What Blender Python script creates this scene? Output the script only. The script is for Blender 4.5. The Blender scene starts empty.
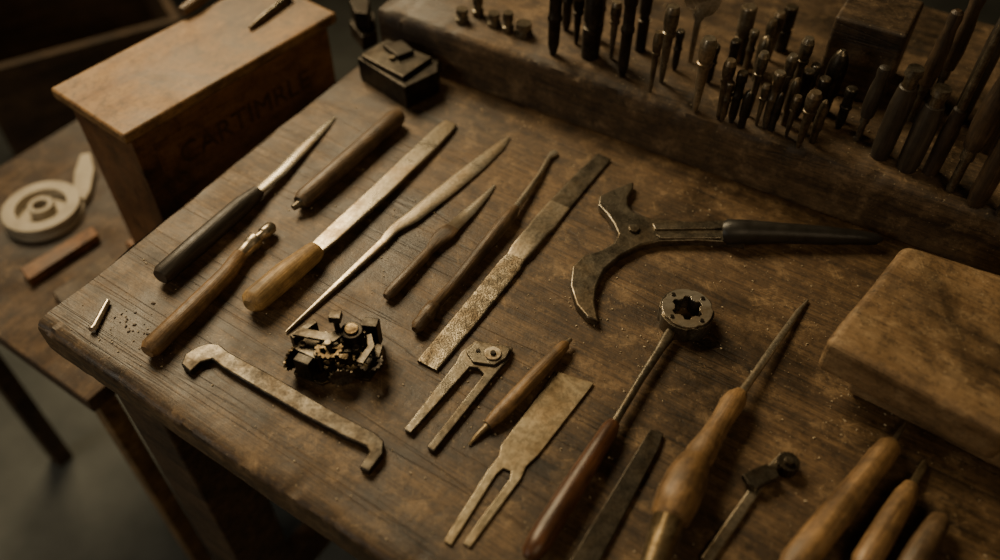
import bpy, bmesh, math, random
from mathutils import Vector, Matrix, noise
random.seed(11)
rad=math.radians
# ------------------------------------------------------------------ calibration
H0=0.78
CAM=Vector((0,0,1.38)); TH=rad(48); F=850.0
fw=Vector((0,math.cos(TH),-math.sin(TH))); up=Vector((0,math.sin(TH),math.cos(TH))); rt=Vector((1,0,0))
def T(px,py,h=0.0):
    d=fw+rt*((px-500)/F)+up*((280-py)/F)
    return CAM+d*((H0+h-CAM.z)/d.z)
def Pj(p):
    q=p-CAM; dp=q.dot(fw)
    return Vector((500+F*q.dot(rt)/dp,280-F*q.dot(up)/dp)),dp

scene=bpy.context.scene
# ------------------------------------------------------------------ materials
def base_mat(name):
    m=bpy.data.materials.new(name); m.use_nodes=True
    nt=m.node_tree; b=nt.nodes['Principled BSDF']
    return m,nt,b
def N(nt,t,**kw):
    n=nt.nodes.new(t)
    for k,v in kw.items():
        if k in n.inputs: n.inputs[k].default_value=v
        else: setattr(n,k,v)
    return n
def ramp(nt,fac,stops):
    r=nt.nodes.new('ShaderNodeValToRGB'); e=r.color_ramp.elements
    while len(e)<len(stops): e.new(0.5)
    for i,(p,c) in enumerate(stops):
        e[i].position=p; e[i].color=(c[0],c[1],c[2],1) if not isinstance(c,(int,float)) else (c,c,c,1)
    nt.links.new(fac,r.inputs[0]); return r.outputs[0]
def mixc(nt,fac,a,b,mode='MIX'):
    m=nt.nodes.new('ShaderNodeMix'); m.data_type='RGBA'; m.blend_type=mode
    for sock,val in ((m.inputs[0],fac),(m.inputs[6],a),(m.inputs[7],b)):
        if isinstance(val,bpy.types.NodeSocket): nt.links.new(val,sock)
        elif isinstance(val,(int,float)):
            if sock==m.inputs[0]: sock.default_value=val
            else: sock.default_value=(val,val,val,1)
        else: sock.default_value=(val[0],val[1],val[2],1)
    return m.outputs[2]
def tex(nt,vec,scale3,det=6,rough=0.6,dist=0.0,rot=0.0,sc=1.0,w=None):
    mp=N(nt,'ShaderNodeMapping'); mp.inputs['Scale'].default_value=scale3
    if rot:
        m0=N(nt,'ShaderNodeMapping'); m0.inputs['Rotation'].default_value=(0,0,rot); nt.links.new(vec,m0.inputs[0]); vec=m0.outputs[0]
    nt.links.new(vec,mp.inputs[0])
    n=N(nt,'ShaderNodeTexNoise'); 
    if w is not None: n.noise_dimensions='4D'; nt.links.new(w,n.inputs['W'])
    n.inputs['Scale'].default_value=sc; n.inputs['Detail'].default_value=det; n.inputs['Roughness'].default_value=rough; n.inputs['Distortion'].default_value=dist
    nt.links.new(mp.outputs[0],n.inputs['Vector']); return n.outputs[0]
def wood(name,dark,mid,light,sc=1.0,rough=(0.35,0.6),dirt=0.6,bump=0.4,metal=0,speck=0.0,fine_amt=0.75):
    m,nt,b=base_mat(name); L=nt.links.new
    tc=N(nt,'ShaderNodeTexCoord'); oi=N(nt,'ShaderNodeObjectInfo')
    ad=N(nt,'ShaderNodeMath',operation='MULTIPLY'); ad.inputs[1].default_value=20; L(oi.outputs['Random'],ad.inputs[0])
    V=tc.outputs['Object']; W=ad.outputs[0]
    n1=tex(nt,V,(4*sc,70*sc,70*sc),8,0.65,0.6,w=W)
    n2=tex(nt,V,(14*sc,400*sc,400*sc),4)
    n3=tex(nt,V,(1,1,1),8,0.72,sc=11*sc,w=W)
    n4=tex(nt,V,(1,1,1),3,sc=260)
    n5=tex(nt,V,(1,1,1),6,0.75,sc=70)
    c=ramp(nt,n1,[(0.30,dark),(0.5,mid),(0.70,light)])
    fine=ramp(nt,n2,[(0.35,0.40),(0.6,1.0)])
    c=mixc(nt,fine_amt,c,fine,'MULTIPLY')
    c=mixc(nt,dirt,c,ramp(nt,n3,[(0.40,0.18),(0.60,1.0)]),'MULTIPLY')
    c=mixc(nt,dirt*0.8,c,ramp(nt,n5,[(0.38,0.30),(0.55,1.0)]),'MULTIPLY')
    if speck>0:
        c=mixc(nt,mixc(nt,speck,(0,0,0),ramp(nt,n4,[(0.68,0.0),(0.76,1.0)])),c,(0.40,0.32,0.2))
    L(c,b.inputs['Base Color'])
    L(ramp(nt,n5,[(0.3,rough[1]),(0.7,rough[0])]),b.inputs['Roughness'])
    bp=N(nt,'ShaderNodeBump'); bp.inputs['Strength'].default_value=bump; bp.inputs['Distance'].default_value=0.0014
    h=mixc(nt,0.5,fine,ramp(nt,n1,[(0.3,0.0),(0.7,1.0)])); h=mixc(nt,0.4,h,n5)
    L(h,bp.inputs['Height']); L(bp.outputs[0],b.inputs['Normal'])
    b.inputs['Metallic'].default_value=metal
    return m
def bench_wood(name,dark,mid,light,scuff,rough=(0.40,0.66),bump=0.8,seed=0.0,k=1.0,gr=0.7):
    m,nt,b=base_mat(name); L=nt.links.new
    tc=N(nt,'ShaderNodeTexCoord'); mp=N(nt,'ShaderNodeMapping'); mp.inputs['Location'].default_value=(seed,seed*.7,0); L(tc.outputs['Object'],mp.inputs[0]); V=mp.outputs[0]
    g=tex(nt,V,(3,48,48),9,0.68,0.7); g2=tex(nt,V,(1.2,12,12),4,0.6,1.2)
    fine=tex(nt,V,(22,520,520),4,0.6)
    crack=tex(nt,V,(1.6,34,34),3,0.5,0.5)
    stain=tex(nt,V,(1,1,1),9,0.7,0.4,sc=5.5)
    mott=tex(nt,V,(1,1,1),8,0.75,sc=32)
    grit=tex(nt,V,(1,1,1),5,0.75,sc=170)
    scr=tex(nt,V,(7,150,150),2,0.5,0.2,rot=0.9); scr2=tex(nt,V,(6,170,170),2,0.5,0.2,rot=-0.7)
    dust=tex(nt,V,(1,1,1),3,sc=330)
    c=ramp(nt,g,[(0.30,dark),(0.48,mid),(0.70,light)])
    c=mixc(nt,gr,c,ramp(nt,g2,[(0.35,0.45),(0.6,1.0)]),'MULTIPLY')
    c=mixc(nt,gr,c,ramp(nt,fine,[(0.38,0.42),(0.58,1.0)]),'MULTIPLY')
    c=mixc(nt,ramp(nt,mott,[(0.52,0.0),(0.68,0.55*k)]),c,scuff)
    c=mixc(nt,0.85,c,ramp(nt,stain,[(0.38,0.22),(0.50,0.8),(0.62,1.0)]),'MULTIPLY')
    c=mixc(nt,0.6,c,ramp(nt,mott,[(0.36,0.25),(0.48,1.0)]),'MULTIPLY')
    c=mixc(nt,0.6,c,ramp(nt,grit,[(0.38,0.3),(0.5,1.0)]),'MULTIPLY')
    ck=ramp(nt,crack,[(0.485,1.0),(0.497,0.12),(0.503,0.12),(0.515,1.0)])
    c=mixc(nt,ramp(nt,stain,[(0.42,0.9*gr),(0.55,0.15*gr)]),c,ck,'MULTIPLY')
    s1=ramp(nt,scr,[(0.493,0.0),(0.499,1.0),(0.501,1.0),(0.507,0.0)]); s2=ramp(nt,scr2,[(0.493,0.0),(0.499,1.0),(0.501,1.0),(0.507,0.0)])
    sm=mixc(nt,1.0,mixc(nt,1.0,s1,s2,'ADD'),ramp(nt,mott,[(0.48,0.0),(0.60,0.45)]),'MULTIPLY')
    c=mixc(nt,sm,c,scuff)
    c=mixc(nt,ramp(nt,dust,[(0.66,0.0),(0.73,0.5)]),c,(0.45,0.36,0.22))
    L(c,b.inputs['Base Color'])
    L(ramp(nt,stain,[(0.36,rough[0]),(0.6,rough[1])]),b.inputs['Roughness'])
    bp=N(nt,'ShaderNodeBump'); bp.inputs['Strength'].default_value=bump; bp.inputs['Distance'].default_value=0.0016
    h=mixc(nt,0.5,g,fine); h=mixc(nt,0.35,h,mott); h=mixc(nt,0.3,h,grit); h=mixc(nt,0.5*gr,h,ck,'MULTIPLY')
    L(h,bp.inputs['Height']); L(bp.outputs[0],b.inputs['Normal'])
    return m
def metal(name,dark,light,rough=(0.28,0.55),met=0.85,sc=60,spots=0.5,bump=0.15,stretch=1.0):
    m,nt,b=base_mat(name); L=nt.links.new
    tc=N(nt,'ShaderNodeTexCoord'); V=tc.outputs['Object']
    n1=tex(nt,V,(sc/stretch,sc,sc),8,0.7); n2=tex(nt,V,(1,1,1),4,sc=sc*7); n3=tex(nt,V,(1,1,1),6,0.7,sc=sc*0.4)
    c=ramp(nt,n1,[(0.35,dark),(0.62,light)])
    c=mixc(nt,spots,c,ramp(nt,n2,[(0.42,0.25),(0.55,1.0)]),'MULTIPLY')
    c=mixc(nt,0.7,c,ramp(nt,n3,[(0.40,(0.42,0.31,0.19)),(0.58,(1,1,1))]),'MULTIPLY')
    L(c,b.inputs['Base Color']); b.inputs['Metallic'].default_value=met
    L(ramp(nt,n3,[(0.35,rough[1]),(0.65,rough[0])]),b.inputs['Roughness'])
    bp=N(nt,'ShaderNodeBump'); bp.inputs['Strength'].default_value=bump; bp.inputs['Distance'].default_value=0.0006
    L(n2,bp.inputs['Height']); L(bp.outputs[0],b.inputs['Normal'])
    return m
def plain(name,c1,c2,rough=0.8,sc=30,bump=0.3):
    m,nt,b=base_mat(name); L=nt.links.new
    tc=N(nt,'ShaderNodeTexCoord'); n=tex(nt,tc.outputs['Object'],(1,1,1),8,0.65,sc=sc)
    L(ramp(nt,n,[(0.35,c1),(0.65,c2)]),b.inputs['Base Color'])
    b.inputs['Roughness'].default_value=rough
    bp=N(nt,'ShaderNodeBump'); bp.inputs['Strength'].default_value=bump; bp.inputs['Distance'].default_value=0.002
    L(n,bp.inputs['Height']); L(bp.outputs[0],b.inputs['Normal'])
    return m
M_bench=bench_wood('bench_wood',(0.050,0.027,0.0105),(0.145,0.084,0.034),(0.25,0.152,0.066),(0.36,0.24,0.12),bump=0.75,gr=0.8)
M_ledge=bench_wood('ledge_wood',(0.045,0.026,0.011),(0.12,0.072,0.032),(0.20,0.126,0.06),(0.32,0.215,0.115),rough=(0.5,0.75),seed=3.0)
M_stake=bench_wood('stake_wood',(0.045,0.026,0.012),(0.11,0.066,0.03),(0.17,0.108,0.052),(0.26,0.175,0.095),rough=(0.5,0.75),seed=6.0)
M_leg=wood('leg_wood',(0.040,0.022,0.010),(0.10,0.057,0.025),(0.155,0.09,0.042),rough=(0.5,0.8))
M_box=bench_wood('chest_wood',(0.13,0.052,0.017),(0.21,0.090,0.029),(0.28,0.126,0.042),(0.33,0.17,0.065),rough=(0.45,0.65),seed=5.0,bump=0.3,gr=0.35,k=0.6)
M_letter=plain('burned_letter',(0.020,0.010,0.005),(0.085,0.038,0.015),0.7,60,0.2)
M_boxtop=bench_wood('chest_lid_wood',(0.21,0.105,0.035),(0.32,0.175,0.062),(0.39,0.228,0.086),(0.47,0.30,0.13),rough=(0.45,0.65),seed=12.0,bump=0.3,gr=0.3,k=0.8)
M_lightw=wood('light_handle_wood',(0.32,0.185,0.068),(0.57,0.36,0.14),(0.69,0.46,0.195),sc=2.2,rough=(0.40,0.62),dirt=0.6,bump=0.4,fine_amt=0.6)
M_medw=wood('medium_handle_wood',(0.15,0.082,0.031),(0.30,0.175,0.072),(0.43,0.27,0.122),sc=2.2,rough=(0.36,0.58),dirt=0.7,bump=0.45,fine_amt=0.7)
M_brnw=wood('brown_handle_wood',(0.07,0.042,0.021),(0.165,0.103,0.051),(0.27,0.175,0.092),sc=2.2,rough=(0.34,0.55),dirt=0.7,bump=0.5,fine_amt=0.7)
M_dkw=wood('dark_handle_wood',(0.03,0.018,0.010),(0.07,0.043,0.022),(0.13,0.082,0.045),sc=2.2,rough=(0.4,0.62),dirt=0.7,bump=0.4,fine_amt=0.7)
M_redw=wood('red_handle_wood',(0.05,0.021,0.010),(0.13,0.054,0.023),(0.21,0.095,0.040),sc=2.2,rough=(0.26,0.46),dirt=0.5,bump=0.25)
M_blkw=wood('ebony_handle_wood',(0.022,0.017,0.012),(0.048,0.037,0.026),(0.085,0.067,0.048),sc=2.2,rough=(0.36,0.56),dirt=0.5,bump=0.3)
M_block=bench_wood('worn_block_wood',(0.15,0.085,0.034),(0.245,0.148,0.064),(0.32,0.205,0.097),(0.42,0.295,0.155),rough=(0.5,0.75),seed=9.0,k=1.2,bump=0.6,gr=0.4)
M_steel=metal('worn_steel',(0.30,0.265,0.20),(0.58,0.515,0.40),rough=(0.24,0.44),sc=50,spots=0.4,stretch=4)
M_bright=metal('bright_steel',(0.5,0.45,0.36),(0.82,0.75,0.61),rough=(0.2,0.36),sc=50,spots=0.2,stretch=5)
M_dsteel=metal('dark_steel',(0.10,0.088,0.067),(0.28,0.248,0.19),rough=(0.25,0.46),sc=70,spots=0.45)
M_dull=metal('dull_iron',(0.045,0.040,0.032),(0.125,0.11,0.086),rough=(0.30,0.5),sc=70,spots=0.45,met=0.85)
M_iron=metal('black_iron',(0.025,0.022,0.018),(0.07,0.062,0.05),rough=(0.32,0.52),sc=70,spots=0.45,met=0.8)
M_pit=metal('pitted_steel',(0.11,0.094,0.068),(0.33,0.288,0.215),rough=(0.28,0.52),sc=90,spots=0.85,bump=0.6)
M_fork=metal('stained_nickel',(0.26,0.215,0.14),(0.60,0.52,0.37),rough=(0.28,0.48),sc=30,spots=0.4)
M_brass=metal('tarnished_brass',(0.20,0.16,0.09),(0.45,0.375,0.24),rough=(0.32,0.5),sc=45,spots=0.5)
M_dbrass=metal('dark_brass',(0.06,0.044,0.024),(0.18,0.137,0.075),rough=(0.28,0.48),sc=120,spots=0.5)
M_black=plain('black_grip',(0.010,0.009,0.008),(0.022,0.02,0.017),0.42,60,0.3)
M_pale=plain('pale_cast_metal',(0.26,0.222,0.16),(0.41,0.36,0.275),0.55,20,0.2)
M_floor=plain('concrete_floor',(0.055,0.060,0.056),(0.11,0.117,0.108),0.8,5,0.4)
M_wall=plain('plaster_wall',(0.10,0.07,0.045),(0.16,0.115,0.075),0.9,3,0.4)
M_chip=plain('shavings',(0.25,0.19,0.11),(0.6,0.5,0.34),0.6,300,0.2)

# ------------------------------------------------------------------ mesh helpers
def frame(a,b):
    x=(b-a); x.z=0; x=x.normalized() if x.length>1e-9 else Vector((1,0,0))
    z=Vector((0,0,1)); y=z.cross(x)
    M=Matrix((x,y,z)).transposed().to_4x4(); M.translation=a; return M
def mk(name,verts,faces,mats,fm=None,M=None,bevel=0,seg=2,angle=35,parent=None,smooth=True):
    if M is None:
        c=sum((Vector(v) for v in verts),Vector())/len(verts); M=Matrix.Translation(c)
    Mi=M.inverted()
    me=bpy.data.meshes.new(name); me.from_pydata([Mi@Vector(v) for v in verts],[],faces)
    if not isinstance(mats,(list,tuple)): mats=[mats]
    for m in mats: me.materials.append(m)
    if fm:
        for p,i in zip(me.polygons,fm): p.material_index=i
    bm=bmesh.new(); bm.from_mesh(me); bmesh.ops.recalc_face_normals(bm,faces=bm.faces); bm.to_mesh(me); bm.free()
    if smooth:
        for p in me.polygons: p.use_smooth=True
        if not bevel:
            me.set_sharp_from_angle(angle=rad(angle))
    o=bpy.data.objects.new(name,me); scene.collection.objects.link(o); o.matrix_world=M
    if bevel:
        md=o.modifiers.new('bevel','BEVEL'); md.width=bevel; md.segments=seg; md.limit_method='ANGLE'; md.angle_limit=rad(30); md.harden_normals=True
    if parent: 
        bpy.context.view_layer.update()
        o.parent=parent; o.matrix_parent_inverse=parent.matrix_world.inverted()
    return o
def empty(name,loc):
    e=bpy.data.objects.new(name,None); e.empty_display_size=0.02; e.location=loc; scene.collection.objects.link(e)
    bpy.context.view_layer.update(); return e
def ringpts(c,side,upv,w,h,e,n):
    out=[]
    for k in range(n):
        a=2*math.pi*k/n+math.pi/n
        cs,sn=math.cos(a),math.sin(a)
        x=math.copysign(abs(cs)**(2/e),cs)*w/2; y=math.copysign(abs(sn)**(2/e),sn)*h/2
        out.append(c+side*x+upv*y)
    return out
def loft(name,st,mats,ax=None,n=20,parent=None,angle=40,base=0.0):
    """st: (px,py,w_px,h_mm|None,exp,mat) stations along a tool lying on the bench"""
    S=[tuple(s) for s in st]
    L=[0]
    for i in range(1,len(S)): L.append(L[-1]+math.hypot(S[i][0]-S[i-1][0],S[i][1]-S[i-1][1]))
    ws=[];hs=[];cs=[]
    for i,(x,y,w,h,e,m) in enumerate(S):
        j0,j1=max(0,i-1),min(len(S)-1,i+1)
        c=T(x,y,0); d=(T(S[j1][0],S[j1][1])-T(S[j0][0],S[j0][1])).normalized()
        nn=Vector((-d.y,d.x,0))
        p0,dep=Pj(c)
        if h is None: wm=w*dep/F*0.98; hm=wm
        else:
            a2,_=Pj(c+d*0.002); b2,_=Pj(c+nn*0.002)
            da=(a2-p0).normalized(); vb=(b2-p0); perp=abs(da.x*vb.y-da.y*vb.x)/0.002
            wm=w/perp; hm=h/1000
        ws.append(wm);hs.append(hm)
    for i,(x,y,w,h,e,m) in enumerate(S):
        if ax is None: z=hs[i]/2
        else:
            A=ax
            for k in range(len(A)-1):
                if A[k][0]<=i<=A[k+1][0]:
                    l0,l1=L[A[k][0]],L[A[k+1][0]]; t=(L[i]-l0)/max(1e-6,l1-l0)
                    z=(A[k][1]*(1-t)+A[k+1][1]*t)/1000
            z=max(z,hs[i]/2)
        cs.append(T(x,y,base+z+0.0003))
    V=[];Fc=[];fm=[]
    for i in range(len(S)):
        j0,j1=max(0,i-1),min(len(S)-1,i+1)
        t=(cs[j1]-cs[j0]).normalized(); side=t.cross(Vector((0,0,1))).normalized(); u=side.cross(t)
        V+=ringpts(cs[i],side,u,ws[i],hs[i],S[i][4],n)
    for i in range(len(S)-1):
        for k in range(n):
            Fc.append((i*n+k,i*n+(k+1)%n,(i+1)*n+(k+1)%n,(i+1)*n+k)); fm.append(S[i][5])
    Fc.append(tuple(range(n))); fm.append(S[0][5]); Fc.append(tuple(range((len(S)-1)*n,len(S)*n))); fm.append(S[-1][5])
    return mk(name,V,Fc,mats,fm,frame(cs[0],cs[-1]),parent=parent,angle=angle)
def prism(name,pts,z0,z1,mat,holes=(),bevel=0.0006,parent=None,M=None,seg=2):
    from mathutils.geometry import tessellate_polygon
    loops=[[Vector((p[0],p[1],0)) for p in pts]]+[[Vector((p[0],p[1],0)) for p in h] for h in holes]
    V=[];Fc=[]
    flat=[p for l in loops for p in l]; n=len(flat)
    V=[Vector((p.x,p.y,H0+z0)) for p in flat]+[Vector((p.x,p.y,H0+z1)) for p in flat]
    if holes:
        for t in tessellate_polygon(loops):
            Fc.append(tuple(t)); Fc.append(tuple(i+n for i in t))
    else:
        Fc.append(tuple(range(n))); Fc.append(tuple(range(n,2*n)))
    o=0
    for l in loops:
        k=len(l)
        for i in range(k):
            a,b=o+i,o+(i+1)%k; Fc.append((a,b,b+n,a+n))
        o+=k
    if M is None:
        far=max(loops[0],key=lambda p:(p-loops[0][0]).length)
        a=Vector((loops[0][0].x,loops[0][0].y,H0+z0)); M=frame(a,Vector((far.x,far.y,H0+z0)))
    return mk(name,V,Fc,mat,None,M,bevel=bevel,parent=parent,seg=seg)
def ppoly(name,px,z0,z1,mat,**k):
    return prism(name,[T(x,y,z1) for x,y in px],z0+0.0003,z1+0.0003,mat,**k)
def circ(c,r,n=24,ph=0,f=None):
    return [(c[0]+(r if f is None else r*f(i))*math.cos(ph+2*math.pi*i/n),c[1]+(r if f is None else r*f(i))*math.sin(ph+2*math.pi*i/n)) for i in range(n)]
def box(name,o,ex,ey,ez,mat,bevel=0.002,parent=None,jit=0,seg=2):
    V=[o+ex*i+ey*j+ez*k for i in (0,1) for j in (0,1) for k in (0,1)]
    Fc=[(0,1,3,2),(4,6,7,5),(0,4,5,1),(2,3,7,6),(0,2,6,4),(1,5,7,3)]
    return mk(name,V,Fc,mat,None,frame(o,o+ex) if abs(ex.z)<1e-6 else None,bevel=bevel,parent=parent,seg=seg)
def worn(o,strength=0.002,size=0.05,lev=5,fine=0.0008):
    s=o.modifiers.new('dense','SUBSURF'); s.subdivision_type='SIMPLE'; s.levels=lev; s.render_levels=lev
    for nm,st_,sz in (('worn_a',strength,size),('worn_b',fine,size*0.15)):
        t=bpy.data.textures.new(nm,'CLOUDS'); t.noise_scale=sz; t.noise_depth=4
        d=o.modifiers.new(nm,'DISPLACE'); d.texture=t; d.strength=st_; d.mid_level=0.5; d.texture_coords='LOCAL'
def vlathe(V,Fc,fm,base,height,prof,mi=0,n=14,tilt=(0,0)):
    s=len(V)
    for t,r in prof:
        for k in range(n):
            a=2*math.pi*k/n; V.append(base+Vector((r*math.cos(a)+tilt[0]*t*height,r*math.sin(a)+tilt[1]*t*height,t*height)))
    for i in range(len(prof)-1):
        for k in range(n): Fc.append((s+i*n+k,s+i*n+(k+1)%n,s+(i+1)*n+(k+1)%n,s+(i+1)*n+k)); fm.append(mi if isinstance(mi,int) else mi[i])
    Fc.append(tuple(range(s,s+n))); fm.append(mi if isinstance(mi,int) else mi[0])
    Fc.append(tuple(range(s+(len(prof)-1)*n,s+len(prof)*n))); fm.append(mi if isinstance(mi,int) else mi[-1])
def beam(name,o,ang,length,sect,mat,segs=90,jit=0.0015,parent=None,seed=0.0,shear=0.0,endjit=0.0):
    """section (y,z,jitter) swept along local x, edges worn with a few nicks"""
    x=Vector((math.cos(ang),math.sin(ang),0)); y=Vector((-x.y,x.x,0)); n=len(sect); V=[];Fc=[]
    for i in range(segs+1):
        for k,(sy,sz,j) in enumerate(sect):
            q=Vector((i*length/segs*6+seed,k*0.5,seed)); nick=min(0,noise.noise(q*9+Vector((0,0,7)))+0.22)*2.2
            d=(noise.noise(q)*0.6+noise.noise(q*8)*0.22-nick)*jit*j
            d2=(noise.noise(q*1.7+Vector((0,50,0)))*0.4+nick)*jit*j
            ej=noise.noise(Vector((sy*30,sz*20,seed+9)))*endjit if i==0 else 0
            V.append(o+x*(i*length/segs+sy*shear+ej)+y*(sy+d)+Vector((0,0,sz+min(0,d2))))
    for i in range(segs):
        for k in range(n): Fc.append((i*n+k,i*n+(k+1)%n,(i+1)*n+(k+1)%n,(i+1)*n+k))
    Fc.append(tuple(range(n))); Fc.append(tuple(range(segs*n,(segs+1)*n)))
    M=frame(o,o+x); return mk(name,V,Fc,mat,None,M,parent=parent,angle=50)

# ------------------------------------------------------------------ bench
A=T(35,325); E1=rad(-33.4); E2=rad(59.0)
e1=Vector((math.cos(E1),math.sin(E1),0)); e2=Vector((math.cos(E2),math.sin(E2),0))
yv=Vector((-e1.y,e1.x,0))
bench=empty('wooden_workbench',A)
TH_=0.042
W_=1.0; sh=e2.dot(e1)/e2.dot(yv)
sect=[(0.002,-TH_,0.5),(0.0,-0.034,0.5),(0.0,-0.020,0.5),(0.0,-0.007,0.8),(0.0015,-0.0025,1.0),(0.006,0,0.9)]+[(W_*k/60,0,0) for k in range(1,60)]+[(W_,0,0),(W_,-TH_,0)]
beam('top',A,E1,1.7,sect,M_bench,parent=bench,jit=0.0035,seed=2.3,segs=520,shear=sh,endjit=0.004)
def loc(x,y,z): return A+e1*x+yv*y+Vector((0,0,z-H0))
ztop=H0-TH_-0.0005
box('front_apron',loc(0.09,0.03,ztop-0.10),e1*1.5,yv*0.022,Vector((0,0,0.10)),M_leg,parent=bench)
box('side_apron',loc(0.06,0.08,ztop-0.10),e1*0.022,yv*0.82,Vector((0,0,0.10)),M_leg,parent=bench)
for i,(x,y) in enumerate([(0.045,0.015),(0.045,0.90),(1.55,0.015),(1.55,0.90)]):
    box('leg_%d'%(i+1),loc(x,y,0.0),e1*0.07,yv*0.07,Vector((0,0,ztop)),M_leg,bevel=0.004,parent=bench)
box('stretcher',loc(0.065,0.085,0.16),e1*0.03,yv*0.815,Vector((0,0,0.06)),M_leg,parent=bench)

# raised tool ledge
L0=T(440,76); LA=rad(-31.0); lx=Vector((math.cos(LA),math.sin(LA),0)); ly=Vector((-lx.y,lx.x,0))
LH=0.066
sect=[(0,0.0012,0.0),(0,0.022,0.5),(0,0.042,0.5),(0,LH-0.008,0.8),(0.002,LH-0.003,1.0),(0.008,LH,0.7),(0.1,LH,0.0),(0.335,LH,0.0),(0.335,0.0012,0)]
beam('raised_tool_ledge',L0-lx*0.085,LA,1.35,sect,M_ledge,jit=0.0032,seed=3.3,segs=400)

# ------------------------------------------------------------------ hand tools on the bench
loft('black_handled_chisel',[(160,277,16,None,2,0),(163,274,21,None,2,0),(200,242,22,None,2,0),(240,207,20,None,2,0),(258,192,14,None,2,0),(259,191,9,5,3,1),
     (263,187,10,4,2,1),(280,172,11,3.5,1.8,1),(300,151,10,3,1.6,1),(325,126,7,2,1.5,1),(335,117,2,1,1.5,1)],[M_blkw,M_bright],ax=[(0,12),(4,9),(10,1)])
loft('wooden_handled_graver',[(147,352,15,None,2,0),(151,348,22,None,2,0),(190,311,21,None,2,0),(226,275,18,None,2,0),(240,256,16,None,2,0),(241,255,14,None,2,1),(250,246,15,None,2,1),(251,245,17,None,2,1),(256,240,17,None,2,1),(257,239,11,None,2,1),
     (263,235,11,None,2,1),(264,234,14,None,2,1),(271,227,13,None,2,1),(273,225,7,None,2,1)],[M_medw,M_steel],ax=[(0,11),(13,8)])
loft('brown_wooden_handle',[(293,208,6,None,2,1),(299,204,8,None,2,1),(300,203,15,None,2,0),(304,199,20,None,2,0),(345,163,20,None,2,0),(380,132,19,None,2,0),(394,120,20,None,2,0),(399,116,15,None,2,0)],[M_brnw,M_dsteel],ax=[(0,10),(7,10)])
loft('flat_file_with_wooden_handle',[(249,306,14,None,2,0),(252,303,25,None,2,0),(255,300,27,None,2,0),(285,275,27,None,2,0),(312,254,22,None,2,0),(316,250,19,None,2,0),(317,249,14,5,7,1),
     (335,233,16,5,8,1),(380,192,16.5,5,8,1),(430,144,16,4.5,8,1),(446,128,14,4,8,1),(451,123,11,3,8,1)],[M_lightw,M_steel],ax=[(0,14),(5,10),(11,2.5)])
loft('long_palette_knife',[(286,332,2,2,2,0),(300,319,4,3,2,0),(340,282,6,4,3,0),(384,241,8,4,3,0),(388,236,9,4,4,0),(394,229,10,3,2.2,0),(412,217,14,3,1.8,0),(450,187,15,3,1.8,0),(480,163,13,2.5,1.8,0),(500,146,9,2,1.6,0),(509,137,3,1,1.6,0)],[M_steel],ax=[(0,1.5),(4,4),(10,1)])
loft('small_carving_knife',[(386,297,8,None,2,0),(390,293,13,None,2,0),(410,272,12,None,2,0),(430,250,10,None,2,0),(440,238,15,6,2.5,0),(446,233,16,6,2,0),(452,228,13,5,2,0),(453,227,12,3,1.6,1),(470,211,10,3,1.6,1),(485,196,6,2,1.6,1),(495,185,2,1,1.6,1)],[M_brnw,M_bright],ax=[(0,6),(6,5),(10,1)])
loft('long_scriber',[(415,330,8,None,2,0),(418,326,15,None,2,0),(424,318,14,None,2,0),(426,316,17,None,2,0),(434,306,15,None,2,0),(436,304,11,None,2,0),(460,277,12,None,2,0),(490,240,14,None,2,0),(505,222,15,None,2,0),(512,213,12,None,2,0),(516,208,8,None,2,1),(524,197,7,None,2,1),(540,174,5.5,None,2,1),(549,158,5,None,2,1),(554,153,8,3,2,1),(556,151,4,2,2,1)],[M_brnw,M_bright],ax=[(0,7),(9,8),(15,2)])
loft('pitted_flat_file',[(427,366,22,3,8,0),(470,315,22,3.5,8,0),(510,266,22,4,8,0),(516,258,18,5,8,1),(522,250,21,6,8,1),(538,231,20,6,8,1),(543,225,22,4,8,1),(560,205,20,3,8,2),(585,177,17,3,8,2),(604,157,14,2.5,8,2)],[M_pit,M_steel,M_dsteel])
tool=empty('curved_jaw_nippers',T(640,235,0.004))
ppoly('jaws_and_shank',[(634,181),(633,189),(628,197),(628,205),(634,212),(652,218),(690,221),(744,219),(746,243),(700,240),(660,241),(641,245),(620,256),(605,269),(597,286),(595,302),(599,321),(587,317),(576,304),(570,285),(572,266),(583,255),(601,250),(613,243),(618,234),(613,223),(606,213),(598,205),(599,196),(613,189)],0,0.009,M_dsteel,parent=tool,bevel=0.0022,seg=3)
ppoly('shank_rib',[(652,223),(720,223),(722,228),(655,229)],0.009,0.0112,M_dsteel,parent=tool,bevel=0.0008)
ppoly('shank_rib_lower',[(655,234),(722,233),(722,238),(660,238)],0.009,0.0112,M_dsteel,parent=tool,bevel=0.0008)
cc=T(634,229,0.010); prism('pivot_rivet',circ(cc,0.0055,20),0.009,0.0125,M_dsteel,parent=tool,bevel=0.001)
loft('grip',[(724,232,21,None,2,0),(727,232,26,None,2,0),(745,232,25,None,2,0),(780,233,21,None,2,0),(820,235,19,None,2,0),(855,237,15,None,2,0),(876,239,12,None,2,0),(882,239,5,None,2,0)],[M_black],ax=[(0,12),(7,9)],parent=tool)
tool=empty('ring_headed_driver',T(640,380,0.005))
c=T(687,309,0.017); R=0.0245
outer=circ(c,R,48,0,lambda i:1.0 if (i%12) not in (0,1) else 0.93)
hole=circ(c,0.0145,36,0.2,lambda i:1.05 if (i%6) in (0,1,2) else 0.80)
prism('ring_head',outer,0.0003,0.017,M_dsteel,holes=[hole],parent=tool,bevel=0.0008)
prism('ring_top_plate',circ(c,0.0225,40,0,lambda i:1.0 if (i%8) not in (0,) else 0.95),0.0172,0.019,M_bright,holes=[circ(c,0.0135,36,0.2,lambda i:1.05 if (i%6) in (0,1,2) else 0.82)],parent=tool,bevel=0.0004)
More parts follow.
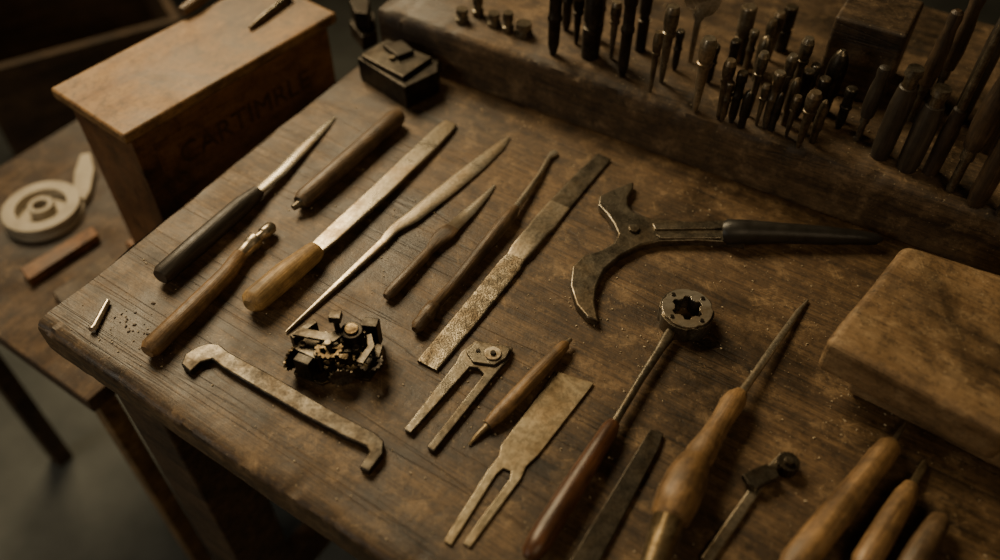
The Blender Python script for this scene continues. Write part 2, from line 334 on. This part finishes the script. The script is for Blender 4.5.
for k in range(4):
    a=k*math.pi/2+0.6; prism('screw_%d'%(k+1),circ((c.x+0.0185*math.cos(a),c.y+0.0185*math.sin(a)),0.002,12),0.019,0.0203,M_iron,parent=tool,bevel=0.0004)
loft('shaft',[(672,330,9,5,4,0),(668,337,12,6,3,0),(660,349,9,6,2.5,0),(640,380,8,6,2.5,0),(618,417,8,6,2.5,0),(610,430,10,6,2.5,0)],[M_dsteel],ax=[(0,8),(5,10)],parent=tool)
loft('handle',[(614,423,13,None,2,0),(610,429,18,None,2,0),(596,451,20,None,2,0),(570,492,24,None,2,0),(548,527,26,None,2,0),(538,544,25,None,2,0),(530,554,20,None,2,0),(527,558,10,None,2,0)],[M_redw],ax=[(0,10),(7,12)],parent=tool)
loft('bulb_handled_awl',[(808,300,2,2,2,0),(798,312,6,3,2,0),(775,345,8,4,2,0),(752,378,8,4,2,0),(742,392,9,5,2,0),(741,393,14,None,2,1),(736,399,22,None,2,1),(731,405,24,None,2,1),(722,420,21,None,2,1),(712,436,23,None,2,1),(700,455,30,None,2,1),(697,459,27,None,2,1),(694,463,32,None,2,1),(686,480,41,None,2,1),(677,500,43,None,2,1),(670,517,39,None,2,1),(669,520,32,None,2,2),(660,545,29,None,2,2),(652,568,27,None,2,2),(645,590,20,None,2,2)],[M_steel,M_medw,M_brass],ax=[(0,1.5),(5,13),(14,20),(19,15)],n=28)
ppoly('hooked_iron_scraper',[(181,364),(185,354),(196,347),(208,343),(219,344),(229,352),(272,375),(330,409),(376,433),(384,441),(383,454),(369,472),(359,467),(369,452),(366,446),(345,437),(300,413),(262,391),(222,367),(212,359),(201,362),(190,372)],0,0.007,M_dull,bevel=0.0015)
# clockwork mechanism
cm=empty('clockwork_movement',T(340,355,0.0))
KZ=1.4
def cprism(nm,pts,z0,z1,mat,**k): return prism(nm,pts,z0*KZ,z1*KZ,mat,parent=cm,**k)
def gear(c,r,teeth,z0,z1,mat,nm,hole=True):
    pts=[]
    for i in range(teeth*4):
        rr=r if i%4 in(0,1) else r*0.88
        a=2*math.pi*i/(teeth*4); pts.append((c[0]+rr*math.cos(a),c[1]+rr*math.sin(a)))
    hs=[]
    if hole:
        for k in range(4):
            a0=k*math.pi/2+0.2; 
            hs.append([(c[0]+q*math.cos(a),c[1]+q*math.sin(a)) for q,a in ((r*.35,a0),(r*.7,a0),(r*.74,a0+.55),(r*.7,a0+1.1),(r*.35,a0+1.1))])
    cprism(nm,pts,z0,z1,mat,holes=hs,bevel=0)
c0=T(340,364,0.0); KS=1.0
def off(dx,dy): return (c0.x+dx*KS,c0.y+dy*KS)
pl=[off(-.038,-.012),off(-.030,.014),off(-.012,.022),off(.010,.018),off(.032,.024),off(.038,.002),off(.028,-.020),off(.006,-.014),off(-.012,-.024)]
cprism('bottom_plate',pl,0.0005,0.003,M_dbrass,bevel=0.0005)
pl2=[off(-.034,-.004),off(-.024,.014),off(-.006,.012),off(.004,.020),off(.026,.018),off(.022,-.006),off(.004,-.008),off(-.016,-.014)]
cprism('top_plate',pl2,0.0175,0.0192,M_dull,bevel=0.0005)
for k,(dx,dy) in enumerate([(-.028,0),(-.010,.010),(.022,.014),(.018,-.004),(-.014,-.010)]):
    cprism('pillar_%d'%(k+1),circ(off(dx,dy),0.0026,12),0.003,0.0175,M_dbrass,bevel=0)
    cprism('pillar_screw_%d'%(k+1),circ(off(dx,dy),0.0032,12),0.0192,0.021,M_dsteel,bevel=0.0004)
gear(off(-.018,-.006),0.017,20,0.006,0.0075,M_dbrass,'barrel_wheel')
gear(off(.012,.004),0.018,24,0.0105,0.012,M_dbrass,'great_wheel')
gear(off(.030,-.012),0.011,16,0.0135,0.015,M_iron,'third_wheel')
gear(off(-.004,-.006),0.012,16,0.0215,0.023,M_dbrass,'ratchet_wheel')
cprism('ratchet_arbor',circ(off(-.004,-.006),0.003,12),0.0192,0.028,M_dsteel,bevel=0.0004)
cprism('spring_barrel',circ(off(.014,.008),0.0095,28),0.0192,0.027,M_iron,bevel=0.0008)
cprism('barrel_cap',circ(off(.014,.008),0.006,20),0.027,0.0285,M_dbrass,bevel=0.0005)
cprism('bridge_arm',[off(-.036,.004),off(-.030,.012),off(-.004,.006),off(.004,.012),off(.010,.006),off(0,-.004)],0.024,0.026,M_dull,bevel=0.0006)
cprism('click_lever',[off(.020,-.020),off(.026,-.022),off(.034,-.004),off(.030,.010),off(.026,.008),off(.028,-.004)],0.020,0.022,M_dull,bevel=0.0004)
cprism('winding_post',circ(off(.000,.016),0.0026,10),0.0192,0.032,M_dull,bevel=0)
cprism('winding_square',[off(-.005,.012),off(.005,.011),off(.006,.020),off(-.004,.021)],0.030,0.035,M_dull,bevel=0.0005)
cprism('side_cock',[off(-.034,-.016),off(-.020,-.022),off(-.016,-.014),off(-.030,-.008)],0.003,0.020,M_iron,bevel=0.001)
cprism('side_bracket',[off(.026,-.008),off(.038,-.010),off(.040,0.004),off(.034,.006)],0.003,0.016,M_dull,bevel=0.001)
cprism('rear_cock',[off(.018,.016),off(.034,.014),off(.036,.024),off(.022,.026)],0.003,0.024,M_iron,bevel=0.001)
cprism('spring_strip',[off(-.040,.008),off(-.036,.004),off(-.018,.022),off(-.022,.026)],0.008,0.022,M_dull,bevel=0.0006)
def upright_gear(nm,cx,cy,cz,r,teeth,ang,t,mat):
    ax_=Vector((math.cos(ang),math.sin(ang),0)); sd_=Vector((-ax_.y,ax_.x,0)); cc=Vector((cx,cy,H0+cz)); V=[];m=teeth*4
    for s in (0,1):
        for i in range(m):
            rr=r if i%4 in (0,1) else r*.86; a=2*math.pi*i/m
            V.append(cc+ax_*(s*t)+sd_*(rr*math.cos(a))+Vector((0,0,rr*math.sin(a))))
    Fc=[tuple(range(m)),tuple(range(m,2*m))]+[(i,(i+1)%m,(i+1)%m+m,i+m) for i in range(m)]
    return mk(nm,V,Fc,mat,parent=cm)
x_,y_=off(-.036,-.006); upright_gear('crown_wheel',x_,y_,0.0165,0.012,18,rad(150),0.002,M_dbrass)
x_,y_=off(.006,-.022); upright_gear('escape_wheel',x_,y_,0.0125,0.011,15,rad(-80),0.0018,M_dsteel)
# divider
dv=empty('spring_divider',T(480,360,0.0))
ppoly('legs',[(476,340),(513,347),(509,359),(499,370),(434,451),(427,447),(484,374),(478,368),(470,367),(411,433),(404,429),(456,362),(461,352)],0,0.005,M_dsteel,parent=dv,bevel=0.001)
ppoly('head_plate',[(477,341),(511,348),(506,358),(494,365),(473,362),(466,352)],0.005,0.0075,M_dsteel,parent=dv,bevel=0.0008)
prism('hinge_disc',circ(T(493,353,0.009),0.0075,24),0.0075,0.0095,M_steel,parent=dv,bevel=0.0006)
prism('hinge_pin',circ(T(493,353,0.01),0.0025,14),0.0095,0.0115,M_iron,parent=dv,bevel=0.0005)
prism('stop_screw',circ(T(478,350,0.009),0.002,12),0.0075,0.009,M_iron,parent=dv,bevel=0.0004)
loft('wooden_scribing_awl',[(469,445,2,None,2,1),(475,438,5,None,2,1),(487,426,7,None,2,1),(488,425,11,None,2,0),(497,416,15,None,2,0),(515,398,17,None,2,0),(540,371,16,None,2,0),(560,350,13,None,2,0),(565,345,11,None,2,0),(567,343,6,None,2,2),(571,339,4,None,2,2)],[M_medw,M_brass,M_steel],ax=[(0,1),(5,8),(10,7)])
ppoly('two_pronged_metal_fork',[(556,371),(594,383),(538,455),(526,466),(521,478),(470,547),(463,543),(510,479),(511,471),(503,468),(496,474),(451,545),(444,541),(488,470),(499,456),(501,446)],0,0.0022,M_fork,bevel=0.0004)
ppoly('flat_steel_bar',[(650,429),(664,433),(658,450),(590,580),(558,580)],0,0.004,M_dull,bevel=0.0008)
mt=empty('marking_gauge',T(760,490,0))
loft('blade',[(705,562,12,4,5,0),(735,519,12,4,5,0),(757,487,11,4,5,0),(768,472,9,4,5,0),(782,455,6,3,4,0)],[M_steel],parent=mt)
ppoly('clamp_body',[(742,474),(756,467),(766,463),(778,470),(780,477),(768,482),(757,488),(748,484)],0.004,0.011,M_dull,parent=mt,bevel=0.0015)
prism('thumb_nut',circ(T(789,461,0.012),0.009,32,0,lambda i:1 if i%2 else .9),0.0004,0.012,M_dull,parent=mt,bevel=0.0005)
prism('nut_stem',circ(T(789,461,0.014),0.0035,14),0.012,0.016,M_dsteel,parent=mt,bevel=0.0005)
loft('lock_screw',[(768,470,7,4,2,0),(782,464,6,4,2,0)],[M_dsteel],ax=[(0,7),(1,6)],parent=mt)
loft('wooden_handled_awl',[(909,418,2,2,2,1),(903,427,5,3,2,1),(894,441,7,4,2,1),(892,443,14,None,2,0),(889,447,23,None,2,0),(880,458,26,None,2,0),(860,483,26,None,2,0),(835,515,31,None,2,0),(812,543,33,None,2,0),(795,563,31,None,2,0),(785,575,20,None,2,0)],[M_medw,M_steel],ax=[(0,1.5),(4,12),(10,15)])
loft('carving_gouge',[(926,462,8,2,3,1),(920,472,9,3,3,1),(913,483,8,4,3,1),(911,486,15,None,2,0),(905,496,22,None,2,0),(892,517,25,None,2,0),(878,541,27,None,2,0),(865,562,27,None,2,0),(858,574,16,None,2,0)],[M_medw,M_brass],ax=[(0,1.5),(3,9),(8,12)])
loft('file_handle',[(944,516,8,None,2,0),(940,520,20,None,2,0),(933,531,24,None,2,0),(920,552,27,None,2,0),(905,577,26,None,2,0),(900,585,14,None,2,0)],[M_brnw],ax=[(0,11),(5,12)])
loft('loose_steel_pin',[(92,330,8,None,2,0),(95,326,7,None,2,0),(106,305,6,None,2,0),(108,301,5,None,2,0)],[M_bright],ax=[(0,3),(3,3)])

# ------------------------------------------------------------------ worn block at right
wb=empty('worn_wooden_block',T(915,345,0.03))
def rblock(nm,px,z0,z1,mat,bv,parent):
    P=[T(x,y,z1) for x,y in px]
    o=prism(nm,P,z0,z1,mat,bevel=bv,parent=parent,seg=4,M=frame(Vector((P[1].x,P[1].y,H0+z0)),P[2])); worn(o,0.003,0.05,5,0.001); return o
rblock('upper_slab',[(905,243),(827,340),(1012,438),(1110,305)],0.028,0.066,M_block,0.007,wb)
rblock('lower_slab',[(940,270),(853,374),(1030,462),(1120,330)],0.0015,0.0285,M_block,0.007,wb)

vb=empty('iron_bench_block',T(400,80,0.0))
ppoly('body',[(357,58),(386,40),(439,60),(438,72),(405,88)],0.0,0.030,M_iron,parent=vb,bevel=0.002)
ppoly('cap_plate',[(361,55),(387,39),(432,57),(403,77)],0.030,0.036,M_dull,parent=vb,bevel=0.001)
ppoly('cap_lug',[(382,44),(402,40),(414,50),(398,56)],0.036,0.042,M_iron,parent=vb,bevel=0.001)
prism('cap_screw',circ(T(392,58,0.038),0.004,16),0.036,0.040,M_dsteel,parent=vb,bevel=0.0006)
vb2=empty('small_iron_clamp',T(350,20,0.0))
ppoly('base',[(349,22),(358,5),(375,12),(377,30),(362,38)],0.0,0.02,M_iron,parent=vb2,bevel=0.002)
ppoly('jaw',[(349,0),(358,-8),(370,0),(368,14),(354,12)],0.02,0.045,M_iron,parent=vb2,bevel=0.002)

# ------------------------------------------------------------------ tools standing in the ledge
def hz(b,ty):
    lo,hi=0.005,0.4
    for _ in range(30):
        mid=(lo+hi)/2; p,_d=Pj(b+Vector((0,0,mid)))
        if p.y>ty: lo=mid
        else: hi=mid
    return (lo+hi)/2
V=[];Fc=[];fm=[]
def stand(x0,y0,y1,w,kind,m=0):
    b=T(x0,y1,LH+0.0002); h=hz(b,y0); _,dp=Pj(b+Vector((0,0,h/2))); r=w*dp/F/2
    if kind=='cap': prof=[(0,r*.3),(.1,r*.42),(.45,r*.62),(.62,r*.66),(.63,r*.9),(.68,r*.95),(.69,r*.8),(.80,r),(.93,r*.98),(1,r*.7)]
    elif kind=='rod': prof=[(0,r*.45),(.15,r*.8),(.5,r*.85),(.52,r),(.56,r),(.58,r*.85),(.80,r*.85),(.82,r),(.97,r),(1,r*.8)]
    elif kind=='dome': prof=[(0,r*.7),(.3,r*.75),(.31,r*.95),(.75,r),(.85,r*.9),(.95,r*.6),(1,r*.25)]
    else: prof=[(0,r*.95),(.45,r),(.46,r*.8),(.54,r*.8),(.55,r),(.97,r),(1,r*.85)]
    mi=[m]*(len(prof)-2)+[min(m+1,2)]
    vlathe(V,Fc,fm,b,h,prof,mi)
for a in [(553,-15,54,15,'rod',0),(576,-5,44,12,'cap',0),(590,-12,56,20,'cyl',0),(611,2,58,11,'cap',1),(622,-14,76,14,'rod',0),(650,32,92,10,'cap',1),(661,6,82,15,'cap',1),(674,30,70,9,'rod',0),
          (695,38,110,17,'cap',2),(718,60,117,13,'cap',1),(737,6,60,16,'cyl',1),(731,72,122,11,'rod',0),(741,90,127,11,'dome',0),(748,52,116,11,'cap',1),(756,36,80,14,'dome',1),(765,72,127,12,'rod',1),
          (777,55,112,12,'cap',1),(790,38,102,13,'cap',1),(798,92,147,15,'cap',1),(812,78,120,12,'rod',0),(822,50,112,19,'dome',0),(780,6,50,13,'cyl',0),(768,12,60,12,'cap',1),(795,70,118,12,'rod',0),
          (784,78,124,11,'dome',1),(726,40,84,10,'rod',0),(708,45,82,10,'rod',0),(838,88,128,12,'rod',0),(640,-20,50,12,'cyl',0),(598,-20,40,11,'rod',0),(566,-25,30,12,'rod',0),
          (722,82,120,9,'rod',1),(756,84,125,9,'cap',1),(771,92,130,9,'dome',0),(786,96,136,10,'cap',1),(760,20,70,10,'cap',1),(745,30,72,9,'rod',1),(803,64,108,10,'rod',1),(812,100,142,10,'dome',1)]:
    stand(*a)
mk('steel_punch_set',V,Fc,[M_iron,M_dsteel,M_steel],fm,frame(T(560,50,LH),T(850,140,LH)),angle=40)
def handle(name,x0,y0,y1,w,mat,kind):
    V=[];Fc=[];fm=[]
    b=T(x0,y1,LH+0.0002); h=hz(b,y0); _,dp=Pj(b+Vector((0,0,h/2))); r=w*dp/F/2
    if kind=='pear': prof=[(0,r*.35),(.02,r*.42),(.25,r*.42),(.26,r*.6),(.34,r*.6),(.35,r*.8),(.5,r),(.7,r*.92),(.85,r*.68),(.93,r*.8),(.98,r*.7),(1,r*.35)]; mi=[1]*5+[0]*6
    elif kind=='long': prof=[(0,r*.9),(.3,r),(.45,r*.75),(.46,r*.5),(.8,r*.4),(.97,r*.35),(1,r*.2)]; mi=[0,0,0,1,1,1]
    else: prof=[(0,r*.8),(.1,r*.95),(.6,r),(.8,r*.8),(.81,r*.65),(.92,r*.6),(.93,r*.8),(1,r*.7)]; mi=[0]*4+[1]*3
    vlathe(V,Fc,fm,b,h,prof,mi,n=18)
    M=Matrix(((0,1,0,b.x),(0,0,1,b.y),(1,0,0,b.z),(0,0,0,1)))
    return mk(name,V,Fc,[mat,M_dsteel],fm,M,angle=40)
for a in [(879,68,156,22,M_blkw,'grip'),(906,88,168,24,M_blkw,'grip'),(857,66,140,16,M_blkw,'pear'),(930,20,172,18,M_dkw,'long'),(950,55,190,24,M_dkw,'pear'),(910,10,120,17,M_dkw,'pear'),
          (975,95,203,22,M_dkw,'grip'),(1000,110,214,24,M_blkw,'pear'),(930,-10,105,18,M_dkw,'pear'),(958,-15,120,18,M_blkw,'grip'),(985,-5,150,18,M_dkw,'long'),(1020,60,170,20,M_dkw,'grip')]:
    handle('standing_tool_handle',*a)
q0=T(812,88,LH+0.0003)
box('wooden_stake_block',q0,lx*0.070,ly*0.075,Vector((0,0,0.085)),M_stake,bevel=0.004,seg=3)
b=T(690,62,LH+0.0002)
pts=[(-0.0022,0.0),(0.0022,0.0),(0.0035,0.05)]+[p for p in [(0.020*math.sin(t),0.078-0.022*math.cos(t)) for t in [0.35+ (2*math.pi-0.7)*k/22 for k in range(23)]]]+[(-0.0035,0.05)]
sv=[];n=len(pts)
for s in (-0.001,0.001):
    for (x,z) in pts: sv.append(b+lx*x+ly*s+Vector((0,0,z)))
mk('spade_shaped_scraper',sv,[tuple(range(n)),tuple(range(n,2*n))]+[(i,(i+1)%n,(i+1)%n+n,i+n) for i in range(n)],M_steel,None,None)
for i,(x,y,r) in enumerate([(462,12,0.008),(478,6,0.007),(494,16,0.008),(508,22,0.007),(524,26,0.010)]):
    c=T(x,y,LH+0.012); 
    V=[];Fc=[];fm=[]; vlathe(V,Fc,fm,Vector((c.x,c.y,H0+LH+0.0002)),0.016+0.008*(i%2),[(0,r),(.3,r),(.32,r*.7),(.6,r*.7),(.62,r*.9),(1,r*.85)],0,n=16)
    mk('threaded_die_insert',V,Fc,[M_dsteel],fm)

# ------------------------------------------------------------------ left: chest on side table, clutter
zb=0.05
Ab=T(124,131,zb); Bb=T(338,8,zb); Cb=T(60,86,zb)
ex=(Bb-Ab); ex.z=0; exn=ex.normalized(); eyn=Vector((-exn.y,exn.x,0)); wd=0.135; ln=0.305
ch=empty('wooden_chest',Ab)
Z=Vector((0,0,1))
topz=H0+zb; SZ=0.56
o0=Vector((Ab.x,Ab.y,0))
def cb(nm,x,y,z0,lx_,ly_,z1,mat,bv=0.002): return box(nm,o0+exn*x+eyn*y+Z*z0,exn*lx_,eyn*ly_,Z*(z1-z0),mat,bevel=bv,parent=ch)
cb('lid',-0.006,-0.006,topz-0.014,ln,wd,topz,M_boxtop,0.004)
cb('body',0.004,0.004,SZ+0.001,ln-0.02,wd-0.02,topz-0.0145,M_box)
cb('base_moulding',-0.004,-0.004,SZ+0.0005,ln-0.004,wd-0.004,SZ+0.03,M_box,0.004)
cb('left_stile',0.002,-0.001,SZ+0.03,0.022,0.006,topz-0.0145,M_box,0.001)
cb('upper_rail',0.02,-0.001,topz-0.034,ln-0.05,0.006,topz-0.0145,M_box,0.001)
fc=bpy.data.curves.new('stencil','FONT'); fc.body='CARTIMRLE'; fc.size=0.038; fc.extrude=0.0005
fo=bpy.data.objects.new('burned_lettering',fc); scene.collection.objects.link(fo); fc.materials.append(M_letter)
Mx=Matrix((exn,Z,-eyn)).transposed().to_4x4(); Mx.translation=o0+exn*0.05+eyn*0.0036+Z*(topz-0.082)
fo.matrix_world=Mx; bpy.context.view_layer.update(); fo.parent=ch; fo.matrix_parent_inverse=ch.matrix_world.inverted()
loft('old_paintbrush',[(182,12,10,None,2,0),(195,3,12,None,2,0),(210,-8,10,None,2,0)],[M_brnw],ax=[(0,5),(2,5)],base=zb)
loft('steel_spike',[(250,28,4,None,2,0),(262,18,6,None,2,0),(290,-4,7,None,2,0)],[M_dsteel],ax=[(0,2.5),(2,3)],base=zb)
sd=math.radians(56); sx_=Vector((math.cos(sd),math.sin(sd),0)); sy_=Vector((-sx_.y,sx_.x,0))
S0=Vector((-0.475,0.55,0))
st=empty('side_table',S0+Z*SZ)
def sb(nm,x,y,z0,a,b_,z1,mat,bv=0.002): return box(nm,S0+sx_*x+sy_*y+Z*z0,sx_*a,sy_*b_,Z*(z1-z0),mat,bevel=bv,parent=st)
M_side=bench_wood('side_table_wood',(0.035,0.019,0.009),(0.085,0.047,0.021),(0.135,0.08,0.037),(0.21,0.135,0.072),rough=(0.5,0.8),seed=21.0)
sb('top',0,0,SZ-0.025,0.62,0.45,SZ,M_side,0.003)
sb('leg_1',0.01,0.01,0,0.025,0.025,SZ-0.025,M_medw)
sb('leg_2',0.58,0.01,0,0.03,0.03,SZ-0.025,M_side)
sb('leg_3',0.01,0.40,0,0.03,0.03,SZ-0.025,M_side)
sb('leg_4',0.58,0.40,0,0.03,0.03,SZ-0.025,M_side)
hS=SZ-H0
c=T(42,208,hS+0.015)
tr=empty('pale_metal_pulley',Vector((c.x,c.y,SZ)))
prism('lower_flange',circ(c,0.052,48),hS+0.0004,hS+0.006,M_pale,holes=[circ(c,0.012,24)],parent=tr,bevel=0.002,seg=3)
prism('groove_core',circ(c,0.044,48),hS+0.006,hS+0.014,M_pale,holes=[circ(c,0.034,24)],parent=tr,bevel=0.0005)
prism('upper_flange',circ(c,0.051,48),hS+0.014,hS+0.020,M_pale,holes=[circ(c,0.034,40)],parent=tr,bevel=0.002,seg=3)
prism('hub',circ(c,0.017,32),hS+0.006,hS+0.022,M_pale,holes=[circ(c,0.010,24)],parent=tr,bevel=0.001)
prism('lug',[T(x,y,hS+.012) for x,y in [(72,190),(74,172),(80,154),(90,152),(94,168),(90,190),(84,200)]],hS+0.0004,hS+0.012,M_pale,parent=tr,bevel=0.002)
def stick(nm,px,mat,t=0.01):
    return prism(nm,[T(x,y,hS+t) for x,y in px],hS+0.0004,hS+t,mat,bevel=0.0015)
stick('wood_offcut',[(20,268),(92,226),(98,234),(28,280)],M_box,0.014)
stick('wood_offcut',[(52,292),(108,252),(120,266),(68,312)],M_stake,0.010)
def fbox(name,px,py,h,wx,wy_,ang,mat):
    c=T(px,py,h-H0); a=rad(ang); x=Vector((math.cos(a),math.sin(a),0)); y=Vector((-x.y,x.x,0)); e=empty(name,Vector((c.x,c.y,0)))
    o=Vector((c.x,c.y,0))-x*wx/2-y*wy_/2; t=0.018
    box('front',o,x*wx,y*t,Z*h,mat,parent=e); box('back',o+y*(wy_-t),x*wx,y*t,Z*h,mat,parent=e)
    box('left',o+y*t,x*t,y*(wy_-2*t),Z*h,mat,parent=e); box('right',o+x*(wx-t)+y*t,x*t,y*(wy_-2*t),Z*h,mat,parent=e)
    box('bottom',o+x*t+y*t+Z*0.002,x*(wx-2*t),y*(wy_-2*t),Z*0.018,mat,parent=e)
    return e
fbox('wooden_crate',60,0,0.45,0.40,0.4,30,M_leg)

# ------------------------------------------------------------------ debris
def chip(V,Fc,p,s,fl=0.35):
    k=len(V); a=random.random()*6.28
    for dx,dy,dz in ((-1,-1,0),(1,-.7,0),(.8,1,0),(-.9,.8,0),(-.6,-.6,1),(.7,-.5,1),(.5,.6,1),(-.5,.6,1)):
        dx*=random.uniform(.4,1.2); dy*=random.uniform(.3,.8)
        V.append(p+Vector((s*(dx*math.cos(a)-dy*math.sin(a)),s*(dx*math.sin(a)+dy*math.cos(a)),s*fl*dz*2)))
    for f in ((0,1,2,3),(4,5,6,7),(0,1,5,4),(1,2,6,5),(2,3,7,6),(3,0,4,7)): Fc.append(tuple(k+i for i in f))
V=[];Fc=[]
clusters=[(120,325,40),(150,340,40),(560,300,60),(620,330,60),(700,290,70),(480,400,60),(520,110,40),(830,330,60),(400,220,80),(700,190,40),(300,400,70),(850,420,50)]
for i in range(1300):
    if random.random()<0.55:
        cx,cy,s=random.choice(clusters); x=random.gauss(cx,s*.6); y=random.gauss(cy,s*.45)
    else: x=random.uniform(0,1000); y=random.uniform(60,560)
    p=T(x,y,0.0002); q=p-A
    if q.dot(yv)<0.012 or q.dot(e1)<q.dot(yv)*0.05+0.012: continue
    if (p-L0).dot(ly)>-0.004: continue
    chip(V,Fc,p,random.choice([.0003,.0004,.0005,.0006,.0008,.0012]))
mk('scattered_shavings',V,Fc,M_chip,smooth=False)
V=[];Fc=[]
for i in range(300):
    x=random.uniform(0.0,0.9); y=random.uniform(0.012,0.2)
    chip(V,Fc,L0+lx*x+ly*y+Z*(LH+0.0002),random.choice([.0004,.0006,.0009,.0014]))
mk('metal_filings',V,Fc,M_chip,smooth=False)
V=[];Fc=[]
for i in range(14):
    x=random.gauss(125,18); y=random.gauss(325,9)
    chip(V,Fc,T(x,y,0.0002),random.uniform(.0008,.0024),0.25)
mk('wood_splinters',V,Fc,M_stake,smooth=False)

# ------------------------------------------------------------------ room
def slab(name,x0,x1,y0,y1,z0,z1,mat): return box(name,Vector((x0,y0,z0)),Vector((x1-x0,0,0)),Vector((0,y1-y0,0)),Vector((0,0,z1-z0)),mat,bevel=0)
slab('floor',-3,3.5,-2.5,4.5,-0.1,0,M_floor)
slab('wall_back',-3,3.5,4.5,4.6,0,3,M_wall)
slab('wall_left',-3.1,-3,-2.5,4.5,0,3,M_wall)
slab('wall_right',3.5,3.6,-2.5,4.5,0,3,M_wall)
slab('wall_front',-3,3.5,-2.6,-2.5,0,3,M_wall)
slab('ceiling',-3,3.5,-2.5,4.5,3,3.1,M_wall)

# ------------------------------------------------------------------ light
def area(name,loc_,tgt,size,e,col,spread=180):
    l=bpy.data.lights.new(name,'AREA'); l.energy=e; l.color=col; l.size=size; l.spread=rad(spread)
    o=bpy.data.objects.new(name,l); scene.collection.objects.link(o); o.location=loc_
    o.rotation_euler=(Vector(tgt)-Vector(loc_)).to_track_quat('-Z','Y').to_euler(); return o
area('workshop_window_light',(-0.85,1.8,2.2),(-0.05,0.62,0.78),0.9,26,(1.0,0.77,0.45),120)
area('camera_side_fill_light',(0.6,-0.9,2.3),(0.0,0.7,0.78),1.0,7.5,(1.0,0.73,0.42))  # added fill behind the camera, lifts ledge and chest fronts; no actual lamp
area('left_fill_light',(-2.3,-0.6,1.7),(-0.5,0.35,0.3),0.8,5,(1.0,0.90,0.72),110)  # added fill to brighten floor and legs at lower left, not a doorway
w=bpy.data.worlds.new('world'); scene.world=w; w.use_nodes=True
w.node_tree.nodes['Background'].inputs[0].default_value=(1.0,0.75,0.5,1); w.node_tree.nodes['Background'].inputs[1].default_value=0.05

# ------------------------------------------------------------------ camera
cd=bpy.data.cameras.new('camera'); cam=bpy.data.objects.new('camera',cd); scene.collection.objects.link(cam)
cd.sensor_width=36; cd.lens=F*36/1000; cam.location=CAM; cam.rotation_euler=(math.pi/2-TH,0,0); cd.clip_start=0.01
cd.dof.use_dof=True; cd.dof.focus_distance=0.77; cd.dof.aperture_fstop=2.0
scene.camera=cam
